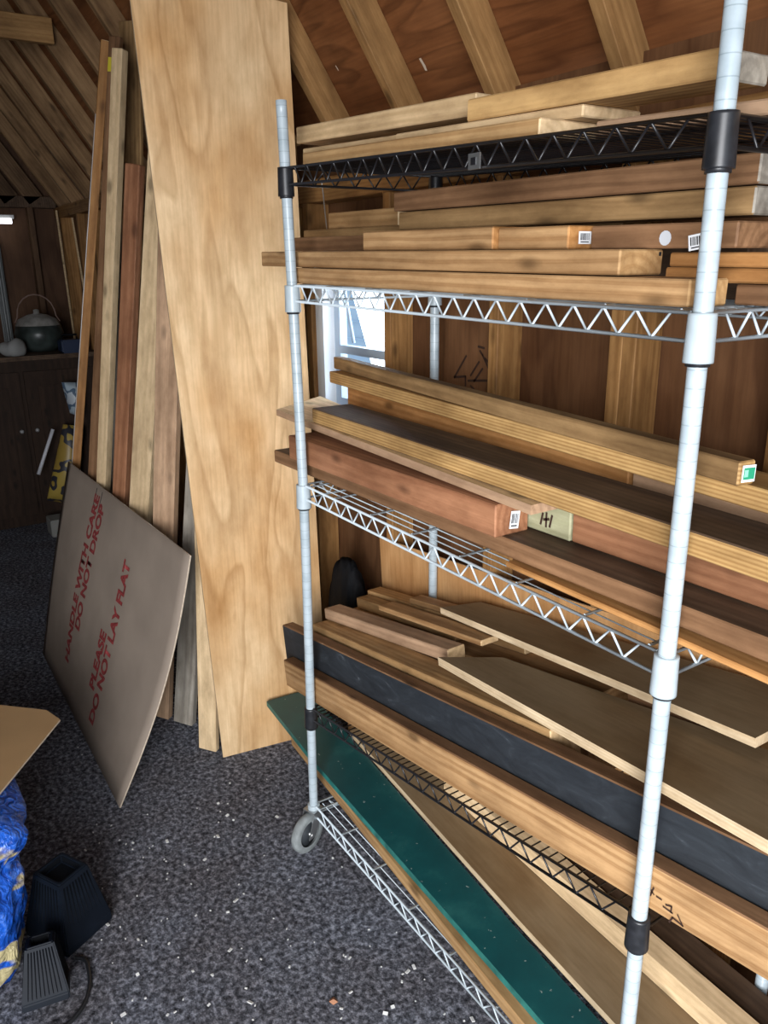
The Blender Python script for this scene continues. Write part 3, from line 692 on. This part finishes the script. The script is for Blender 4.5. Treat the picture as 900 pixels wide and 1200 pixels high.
bm = bmesh.new(); add_box(bm, (-.12, 0, .0195), (ln*.88, .054, .003)); eo = link('painted_glint', bm, plain('edge_glint', (.40, .36, .33), .22, noise=.25, nscale=6), b_L0); eo['label'] = 'grey-brown edge with a painted reflection'  # pale strip stands in for light reflected off the board's edge
b_L1 = lean('tall brown board just behind the pale square-topped one', (98, 768), .085, (134, 44), .05, .025, W['brown'])
ln = b_L1.dimensions.x
bm = bmesh.new(); add_box(bm, (ln/2-.10, -.0135, .012), (.05, .002, .018)); eo = link('paper_tag', bm, plain('yellow_tag', (.62, .52, .04), .5), b_L1); eo['label'] = 'small yellow tag'
lean('tall pale square-topped two-by-four standing out among the leaning boards', (110, 785), .05, (137, 58), .046, .04, W['cream'])
lean('very tall olive board furthest back behind the leaning boards', (160, 770), .19, (151, 25), .10, .02, W['olive'])
lean('tan-grey narrow board between the pale square-topped and the reddish ones', (122, 775), .16, (143, 237), .055, .03, W['grey'])
lean('reddish two-by-four with a lower top than its neighbours', (130, 800), .02, (155, 194), .062, .038, W['red'])
lean('pale cream board running up behind the plywood sheet', (150, 812), .02, (187, 170), .088, .036, W['cream'])
lean('pinkish-tan board whose pale foot shows below the cardboard', (186, 842), .03, (203, 60), .09, .034, W['pink'])
lean('grey weathered board standing just left of the plywood sheet', (214, 850), .10, (243, 300), .085, .034, W['grey'])
lean('pale narrow board whose foot shows beside the plywood sheet', (243, 880), -.03, (236, 480), .075, .026, W['cream'])
B = Vector((-.80, .425, 0)); T = Vector((-.70, .368, 2.42))
ob = board('leaning_board', 'olive-grey board standing in the dark corner behind the plywood sheet', B, T, .03, .10, W['olive'], group=GL, hint=Vector((-.62, .78, 0))); ob.location.z += .03
# cardboard sheet with red print
cTL, cTR, cBR, cBL = Vector((-1.93, -.22, .91)), Vector((-.545, -.145, .85)), Vector((-.533, -.475, .004)), Vector((-1.887, -.46, .004))
bm = bmesh.new(); NX, NY = 24, 14
nrm = (cBR-cBL).cross(cTL-cBL).normalized()
def cpt(u, v):
    p = cBL.lerp(cBR, u).lerp(cTL.lerp(cTR, u), v)
    return p + nrm*(.018*math.sin(u*PI*1.5+.4)*math.sin(v*PI) - .02*(u**6)*math.sin(v*PI))
g = [[bm.verts.new(cpt(i/NX, j/NY)) for i in range(NX+1)] for j in range(NY+1)]
g2 = [[bm.verts.new(cpt(i/NX, j/NY) - nrm*.005) for i in range(NX+1)] for j in range(NY+1)]
for j in range(NY):
    for i in range(NX):
        f = bm.faces.new((g[j][i], g[j][i+1], g[j+1][i+1], g[j+1][i])); f.smooth = True
        f = bm.faces.new((g2[j][i], g2[j+1][i], g2[j+1][i+1], g2[j][i+1])); f.smooth = True
bd = [(g[0][i], g2[0][i]) for i in range(NX+1)] + [(g[j][NX], g2[j][NX]) for j in range(1, NY+1)] + [(g[NY][i], g2[NY][i]) for i in range(NX-1, -1, -1)] + [(g[j][0], g2[j][0]) for j in range(NY-1, 0, -1)]
for a, b in zip(bd, bd[1:]+bd[:1]):
    f = bm.faces.new((a[0], a[1], b[1], b[0])); f.material_index = 1
bmesh.ops.recalc_face_normals(bm, faces=bm.faces[:])
card = link('cardboard_sheet', bm, [CARD, CARDE]); tag(card, 'large flattened cardboard sheet with red printing leaning on the boards', 'cardboard')
def text(name, body, u, v, size, mat, parent, extra=0):
    cu = bpy.data.curves.new(name, 'FONT'); cu.body = body; cu.size = size; cu.align_x = 'CENTER'; cu.align_y = 'CENTER'; cu.offset = .0035
    t = bpy.data.objects.new(name, cu); C.objects.link(t); bpy.context.view_layer.update()
    me = bpy.data.meshes.new_from_object(t.evaluated_get(bpy.context.evaluated_depsgraph_get())); C.objects.unlink(t); bpy.data.objects.remove(t)
    WU, HV = (cBR-cBL).length, (cTL-cBL).length
    for vv in me.vertices:                      # text runs up the sheet: rotated a quarter turn
        a, b = vv.co.x, vv.co.y
        vv.co = cpt(u - b/WU, v + a/HV) + nrm*.0015
    me.materials.clear(); me.materials.append(mat)
    o = bpy.data.objects.new(name, me); C.objects.link(o); o.parent = parent; return o
for body, u, v in (('HANDLE WITH CARE', .335, .56), ('DO NOT DROP', .39, .64), ('PLEASE', .595, .33), ('DO NOT LAY FLAT', .65, .44)):
    text('printed_text', body, u, v, .078, REDINK, card)
for (u, v0, v1) in ((.315, .90, .985), (.365, .885, .985)):
    bm = bmesh.new(); bm.faces.new([bm.verts.new(cpt(*q) + nrm*.0012) for q in ((u-.002, v0), (u+.002, v0), (u+.002, v1), (u-.002, v1))]); link('slit', bm, INK, card)
# ------------------------------------------------------------------ lower left: blue bag, cardboard flap, speakers
def bag():
    bm = bmesh.new(); n, mrows = 64, 40; rings = []
    cx, cy = -.24, -1.092
    for j in range(mrows+1):
        z = .002 + .49*j/mrows
        s = 1.0
        if z > .40: s = 1 - ((z-.40)/.09)**2*.35
        pinch = 1 - .09*math.exp(-((z-.33)/.035)**2) + .03*math.exp(-((z-.42)/.04)**2)
        if z < .05: s *= .9 + .1*(z/.05)
        ring = []
        for i in range(n):
            t = 2*PI*i/n; c, sn = math.cos(t), math.sin(t)
            e = .42
            x = math.copysign(abs(c)**e, c)*.30; y = math.copysign(abs(sn)**e, sn)*.245
            w = 1 + .02*math.sin(9*t + 14*z) + .018*math.sin(17*t - 40*z) + .012*math.sin(55*z+3*t)
            ring.append(bm.verts.new((cx + x*s*pinch*w, cy + y*s*pinch*w*(.93 + .30*z/.49*(1 if y > 0 else .3)), z)))
        rings.append(ring)
    for a, b in zip(rings, rings[1:]):
        for i in range(n):
            f = bm.faces.new((a[i], a[(i+1) % n], b[(i+1) % n], b[i])); f.smooth = True
    bm.faces.new(rings[0][::-1]); bm.faces.new(rings[-1])
    mt, nt, b = nodes('blue_film'); L = nt.links.new
    tc = nt.nodes.new('ShaderNodeTexCoord'); mp = nt.nodes.new('ShaderNodeMapping'); mp.inputs['Scale'].default_value = (3.2, 3.2, 6); L(tc.outputs['Object'], mp.inputs['Vector'])
    nz = nt.nodes.new('ShaderNodeTexNoise'); nz.inputs['Scale'].default_value = 1.3; nz.inputs['Detail'].default_value = 3; L(mp.outputs[0], nz.inputs['Vector'])
    wv = nt.nodes.new('ShaderNodeTexNoise'); wv.inputs['Scale'].default_value = 26; wv.inputs['Detail'].default_value = 3; wv.inputs['Distortion'].default_value = 2; L(tc.outputs['Object'], wv.inputs['Vector'])
    blue = ramp(nt, [(.35, (.006, .05, .32)), (.55, (.015, .12, .62)), (.7, (.10, .25, .80))], wv.outputs['Fac'])
    L(mix(nt, blue, (.55, .47, .25), ramp(nt, [(.585, (0, 0, 0)), (.61, (1, 1, 1))], nz.outputs['Fac'])), b.inputs['Base Color'])
    b.inputs['Roughness'].default_value = .25
    bp = nt.nodes.new('ShaderNodeBump'); bp.inputs['Strength'].default_value = .7; bp.inputs['Distance'].default_value = .02; L(wv.outputs['Fac'], bp.inputs['Height']); L(bp.outputs['Normal'], b.inputs['Normal'])
    return tag(link('plastic_bag', bm, mt), 'blue and cream plastic-wrapped bundle standing at the lower left edge', 'bag')
bag()
FLAP = plain('bright_kraft', (.42, .26, .12), .75, noise=.08, nscale=4)
slab('cardboard_flap', 'tan cardboard flap lying on the blue plastic bundle', [(-.30, -1.25, .508), (-.03, -.88, .508), (-.353, -.643, .503), (-.43, -.665, .503), (-.62, -.86, .506), (-.70, -1.25, .508)], .006, [FLAP, CARDE], 'cardboard')

SPK = plain('dark_navy_plastic', (.006, .009, .015), .5, spec=.15, noise=.2, nscale=20)
SPK2 = plain('black_recess', (.004, .005, .007), .6, spec=.1)
def frustum(bm, a, b, h, top_in=.012, depth=.02):
    """tapered box, a = half base, b = half top, with a sunk top and ribs"""
    v0 = [bm.verts.new((x*a[0], y*a[1], 0)) for x, y in ((-1, -1), (1, -1), (1, 1), (-1, 1))]
    v05 = [bm.verts.new((x*a[0], y*a[1], h*.12)) for x, y in ((-1, -1), (1, -1), (1, 1), (-1, 1))]
    v1 = [bm.verts.new((x*b[0], y*b[1], h)) for x, y in ((-1, -1), (1, -1), (1, 1), (-1, 1))]
    v2 = [bm.verts.new((x*(b[0]-top_in), y*(b[1]-top_in), h)) for x, y in ((-1, -1), (1, -1), (1, 1), (-1, 1))]
    v3 = [bm.verts.new((x*(b[0]-top_in*1.2), y*(b[1]-top_in*1.2), h-depth)) for x, y in ((-1, -1), (1, -1), (1, 1), (-1, 1))]
    bm.faces.new(v0[::-1])
    for A, B, mi in ((v0, v05, 0), (v05, v1, 0), (v1, v2, 0), (v2, v3, 1)):
        for i in range(4):
            f = bm.faces.new((A[i], A[(i+1) % 4], B[(i+1) % 4], B[i])); f.material_index = mi
    f = bm.faces.new(v3); f.material_index = 1
def speaker(label, loc, rot, sc=1):
    r = empty('desktop_speaker', label, 'speaker', loc, 'pair of dark plastic speakers', rot)
    bm = bmesh.new(); frustum(bm, (.085*sc, .078*sc), (.052*sc, .048*sc), .20*sc)
    bmesh.ops.bevel(bm, geom=[e for e in bm.edges if len(e.link_faces) == 2], offset=.003, segments=2, affect='EDGES')
    link('housing', bm, [SPK, SPK2], r)
    bm = bmesh.new()
    for k in range(9):
        t = -.8 + 1.6*k/8
        for (ax) in (0, 1):
            for s in (1, -1):
                def pt(z, w):
                    f = 1 - z/(.20*sc); hx = .052*sc + (.033*sc)*f; hy = .048*sc + .03*sc*f
                    return Vector((t*hx*.95, s*(hy+.0015), z)) if ax == 0 else Vector((s*(hx+.0015), t*hy*.95, z))
                add_tube(bm, [pt(.035*sc, 0), pt(.185*sc, 0)], .0016, 5)
    link('grille', bm, SPK2, r)
    return r
speaker('dark tapered plastic speaker standing upright on the carpet near the blue bundle', (-.10, -.735, .001), (0, 0, math.radians(28)))
s2 = speaker('dark tapered plastic speaker lying tilted next to the blue bundle, pale strip on its side', (.115, -.835, .020), (0, math.radians(-20), math.radians(-10)), .70)
bm = bmesh.new(); add_box(bm, (0, 0, 0), (.004, .007, .075)); o = link('pale_strip', bm, plain('pale_plastic', (.6, .62, .7), .4), s2); o.location = (.046, .030, .07); o.rotation_euler = (0, -.16, 0)
bm = bmesh.new()
pts = [at(x, y, z=z) for x, y, z in ((88, 1122, .0065), (98, 1124, .0065), (103, 1132, .0065), (105, 1155, .0065), (98, 1178, .0065), (84, 1196, .0065), (66, 1210, .0065), (40, 1225, .006))]
add_tube(bm, smooth(pts), .0055, 8); tag(link('power_cable', bm, plain('black_cable', (.012, .013, .015), .45)), 'black cable looping over the carpet from the dark speakers', 'cable')

# wood chips on the carpet
random.seed(3)
bm = bmesh.new()
CH = plain('pale_chip', (.72, .72, .70), .7)
for k in range(260):
    px = random.uniform(90, 620); py = random.uniform(790, 1200)
    p = at(px, py, z=.004)
    if p.x > -.1 and p.y > .02: continue
    if p.x < -.55 and p.y > -.2: continue
    if p.x < -.45 and p.y > -.5: continue
    s = random.choice((.0025, .003, .0035, .005, .0075))
    M = Matrix.Translation(p) @ Matrix.Rotation(random.random()*6.28, 4, 'Z') @ Matrix.Rotation(random.uniform(-.5, .5), 4, 'X')
    vs = add_box(bm, (0, 0, 0), (s*random.uniform(1, 2), s, .0025), M)
chips = link('wood_chips', bm, CH); tag(chips, 'tiny white chips and crumbs scattered over the dark carpet', 'litter', kind='stuff')
p = at(391, 1174, z=0.002)
bm = bmesh.new(); vs = [bm.verts.new(q) for q in ((-.012, -.004, 0), (-.004, -.011, .004), (.009, -.006, .002), (.012, .006, .007), (0, .010, .001), (-.009, .006, .004))]; cv = bm.verts.new((0, 0, .009))
for i in range(6): bm.faces.new((vs[i], vs[(i+1) % 6], cv))
o = link('dry_leaf', bm, plain('rust_leaf', (.42, .20, .11), .8)); o.location = p; tag(o, 'small curled rust-coloured leaf on the carpet near the bottom', 'leaf')

# ------------------------------------------------------------------ the dark far end
DKC = wood('shaded_cabinet', (.05, .026, .015), (.022, .011, .006), axis='Z', ring=14, contrast=.5)  # nearly black: gloom of the far end put into the wood colour
cab = empty('storage_cabinet', 'dark brown wooden cabinet at the far end of the shed', 'cabinet', (-4.35, -.05, 0))
CX = -4.0; CT = 1.20
bm = bmesh.new(); add_box(bm, (-.0, 0, CT/2), (.7, 1.0, CT-.04)); link('carcass', bm, DKC, cab)
bm = bmesh.new(); add_box(bm, (.0, 0, CT-.01), (.74, 1.04, .03)); link('top_board', bm, W['dark'], cab)
for s in (-1, 1):
    bm = bmesh.new(); add_box(bm, (.36, s*.245, .60), (.02, .46, 1.0)); add_box(bm, (.372, s*.245, .60), (.012, .30, .8)); dd = link('door', bm, DKC, cab)
    bm = bmesh.new(); bmesh.ops.create_uvsphere(bm, u_segments=12, v_segments=8, radius=.014, matrix=Matrix.Translation((.385, s*.05, .7))); link('knob', bm, plain('pale_knob', (.3, .3, .3), .4), dd)
# pot with wire handle on the cabinet
def on_cab(px, py, X): return at(px, py, x=X)
q = at(47, 398, x=-4.30); q.z = CT+.006
pot = empty('enamel_pot', 'dark round pot with a wire handle and pale lid on the far cabinet', 'pot', q)
bm = bmesh.new(); add_lathe(bm, [(.001, 0), (.10, 0), (.15, .05), (.165, .12), (.15, .18), (.145, .18), (.001, .17)], 28); link('pot_body', bm, plain('mottled_dark_enamel', (.035, .045, .042), .35, noise=.6, nscale=12), pot, True)
bm = bmesh.new(); add_lathe(bm, [(.15, .18), (.13, .22), (.07, .25), (.02, .26), (.02, .285), (.001, .29)], 24); link('lid', bm, plain('pale_grey_lid', (.26, .25, .23), .5, noise=.4, nscale=18), pot, True)
bm = bmesh.new(); add_tube(bm, [(0, -.15+.001, .2)] + [(0, -.13*math.cos(t*PI/10), .24+.15*math.sin(t*PI/10)) for t in range(11)] + [(0, .15, .2)], .005, 8); link('wire_handle', bm, plain('rusty_wire', (.22, .14, .11), .5), pot)
q = at(17, 412, x=-4.05); q.z = CT+.006
bm = bmesh.new(); bmesh.ops.create_icosphere(bm, subdivisions=3, radius=.07)
for v in bm.verts: v.co = Vector((v.co.x*1.0, v.co.y*1.25, max(-.0, (v.co.z+.05)*.9))) * (1+.12*math.sin(60*v.co.y+40*v.co.x))
o = link('crumpled_cloth', bm, plain('grey_rag', (.30, .30, .29), .85), smooth=True); o.location = q; tag(o, 'crumpled pale grey rag on the far cabinet, left of the pot', 'cloth')
q = at(82, 402, x=-4.04); q.z = CT+.006
bx = empty('tool_case', 'small dark blue case on the far cabinet beside the pot', 'case', (q.x, q.y, q.z))
bm = bmesh.new(); add_box(bm, (0, 0, .045), (.14, .14, .09)); bmesh.ops.bevel(bm, geom=bm.edges[:], offset=.01, segments=2, affect='EDGES'); link('case_body', bm, plain('navy_plastic', (.01, .022, .06), .4), bx)
bm = bmesh.new(); add_tube(bm, [(.0, -.05, .09), (.0, -.05, .12), (.0, .05, .12), (.0, .05, .09)], .007); link('handle', bm, SPK2, bx)
# lamp on the end wall and a grey plastic sheet below it
lt = empty('tube_light', 'small bright tube light high on the far end wall', 'lamp', at(3, 259, x=-4.7))
bm = bmesh.new(); add_tube(bm, [(0, -.25, 0), (0, .06, 0)], .018, 12); link('tube', bm, plain('lit_tube', (.95, .97, 1), .3, emit=3), lt)
bm = bmesh.new(); add_box(bm, (-.03, -.1, .03), (.05, .36, .025)); link('lamp_housing', bm, plain('lamp_white', (.5, .5, .5), .4), lt)
bm = bmesh.new(); p0 = at(-12, 275, x=-4.72); p1 = at(17, 392, x=-4.72); rows = []
for j in range(9):
    z = p0.z + (1.19-p0.z)*j/8; rows.append([bm.verts.new((-4.80+.02*math.sin(i*1.7), p0.y + (p1.y-p0.y)*i/16, z)) for i in range(17)])
for a, b in zip(rows, rows[1:]):
    for i in range(16):
        f = bm.faces.new((a[i], a[i+1], b[i+1], b[i])); f.smooth = True
tag(link('plastic_curtain', bm, plain('grey_film', (.16, .17, .17), .3)), 'hanging sheet of grey translucent plastic on the far end wall', 'sheet')
for (a, b, lab) in (((66, 247), (73, 296), 'thin pale stick leaning on the far end wall, left of two'), ((83, 246), (97, 330), 'thin pale stick leaning on the far end wall, right of two')):
    A = at(*a, x=-4.66); B = at(*b, x=-4.52); d = (B-A); B2 = A + d*((A.z-1.22)/(A.z-B.z)) if B.z > 1.3 else B
    bm = bmesh.new(); add_tube(bm, [A, B2], .008, 8); tag(link('thin_stick', bm, W['cream']), lab, 'stick', 'thin sticks at the far wall')
# printed bags and a white bar near the floor
def sack(name, label, X, corners, mat):
    P4 = [at(*c, x=X) for c in corners]
    bm = bmesh.new(); n = 8; F = []; Bk = []
    for j in range(n+1):
        rf, rb = [], []
        for i in range(n+1):
            p = P4[0].lerp(P4[1], i/n).lerp(P4[3].lerp(P4[2], i/n), j/n)
            k = math.sin(PI*i/n)**.6*math.sin(PI*j/n)**.6*.07
            rf.append(bm.verts.new(p + Vector((k + .006, 0, 0)) + Vector((.008*math.sin(5*i+3*j), 0, 0)))); rb.append(bm.verts.new(p - Vector((k + .006, 0, 0))))
        F.append(rf); Bk.append(rb)
    for j in range(n):
        for i in range(n):
            for G in (F, Bk):
                f = bm.faces.new((G[j][i], G[j][i+1], G[j+1][i+1], G[j+1][i])); f.smooth = True
    bdv = [(F[0][i], Bk[0][i]) for i in range(n+1)] + [(F[j][n], Bk[j][n]) for j in range(1, n+1)] + [(F[n][i], Bk[n][i]) for i in range(n-1, -1, -1)] + [(F[j][0], Bk[j][0]) for j in range(n-1, 0, -1)]
    for a, b in zip(bdv, bdv[1:]+bdv[:1]): bm.faces.new((a[0], a[1], b[1], b[0]))
    bmesh.ops.recalc_face_normals(bm, faces=bm.faces[:])
    return tag(link(name, bm, mat), label, 'bag')
def printed(name, a, b, c, sc):
    mt, nt, bs = nodes(name); L = nt.links.new
    tc = nt.nodes.new('ShaderNodeTexCoord'); nz = nt.nodes.new('ShaderNodeTexNoise'); nz.inputs['Scale'].default_value = sc; nz.inputs['Detail'].default_value = 1; L(tc.outputs['Object'], nz.inputs['Vector'])
    r = ramp(nt, [(0, a), (.47, b), (.56, c)], nz.outputs['Fac']); r.node.color_ramp.interpolation = 'CONSTANT'
    L(r, bs.inputs['Base Color']); bs.inputs['Roughness'].default_value = .4; return mt
sack('printed_bag', 'blue and white printed bag half hidden behind the leaning boards', -3.82, [(96, 490), (82, 484), (72, 448), (98, 448)], printed('blue_white_print', (.45, .55, .62), (.10, .16, .24), (.55, .62, .68), 11))
sack('printed_bag', 'yellow and dark printed sack leaning behind the cardboard sheet', -3.82, [(92, 592), (55, 586), (74, 497), (98, 500)], printed('yellow_dark_print', (.42, .30, .06), (.03, .03, .04), (.36, .24, .05), 8))
A = at(62, 503, x=-3.77); B = at(45, 556, x=-3.74)
bm = bmesh.new(); add_tube(bm, [A, A.lerp(B, .65), B], [.012, .012, .013], 8); tag(link('white_bar', bm, plain('white_plastic', (.62, .63, .68), .4)), 'short white plastic bar standing tilted in the dark beside the yellow sack', 'bar')
q = at(72, 612, z=0)
bm = bmesh.new(); add_box(bm, (-3.75, .02, .061), (.16, .14, .12)); bmesh.ops.bevel(bm, geom=bm.edges[:], offset=.006, segments=2, affect='EDGES')
tag(link('small_box', bm, plain('grey_white_box', (.28, .28, .26), .6)), 'small pale box on the floor behind the cardboard sheet', 'box')
# dark bundle in the corner behind the rack
q = at(386, 690, y=.40)
bm = bmesh.new(); bmesh.ops.create_icosphere(bm, subdivisions=4, radius=1)
for v in bm.verts: v.co = Vector((math.copysign(abs(v.co.x)**.7, v.co.x)*.10, v.co.y*.06, math.copysign(abs(v.co.z)**.75, v.co.z)*.36)) * (1+.04*math.sin(9*v.co.z+30*v.co.x))
o = link('plastic_sack', bm, plain('black_film', (.006, .0065, .008), .7, bump=.8, nscale=14, spec=.15), smooth=True); o.location = (-.45, .405, .385); tag(o, 'black plastic sack stuffed in the corner behind the left end of the rack', 'bag')

# ------------------------------------------------------------------ light
def area(name, loc, target, sx, sy, power, col):
    l = bpy.data.lights.new(name, 'AREA'); l.shape = 'RECTANGLE'; l.size = sx; l.size_y = sy; l.energy = power; l.color = col
    o = bpy.data.objects.new(name, l); C.objects.link(o); o.location = loc
    d = Vector(target) - Vector(loc); o.rotation_euler = d.to_track_quat('-Z', 'Y').to_euler(); return o
k = area('door_daylight', (XR-.05, -2.0, 1.45), (.75, .2, .75), 1.5, 1.9, 60, (.97, .975, 1)); k.data.spread = math.radians(100)
area('window_daylight', ((WX0+WX1)/2, .70, (WZ0+WZ1)/2), ((WX0+WX1)/2, 0, 1.3), .45, .5, 6, (.8, .9, 1))
w = bpy.data.worlds.new('world'); bpy.context.scene.world = w; w.use_nodes = True
bg = w.node_tree.nodes['Background']; bg.inputs[0].default_value = (.75, .87, 1, 1); bg.inputs[1].default_value = 1.3
sc = bpy.context.scene
sc.view_settings.view_transform = 'Standard'; sc.view_settings.exposure = .24
sc.cycles.max_bounces = 8; sc.cycles.use_denoising = True; sc.cycles.sample_clamp_indirect = 4
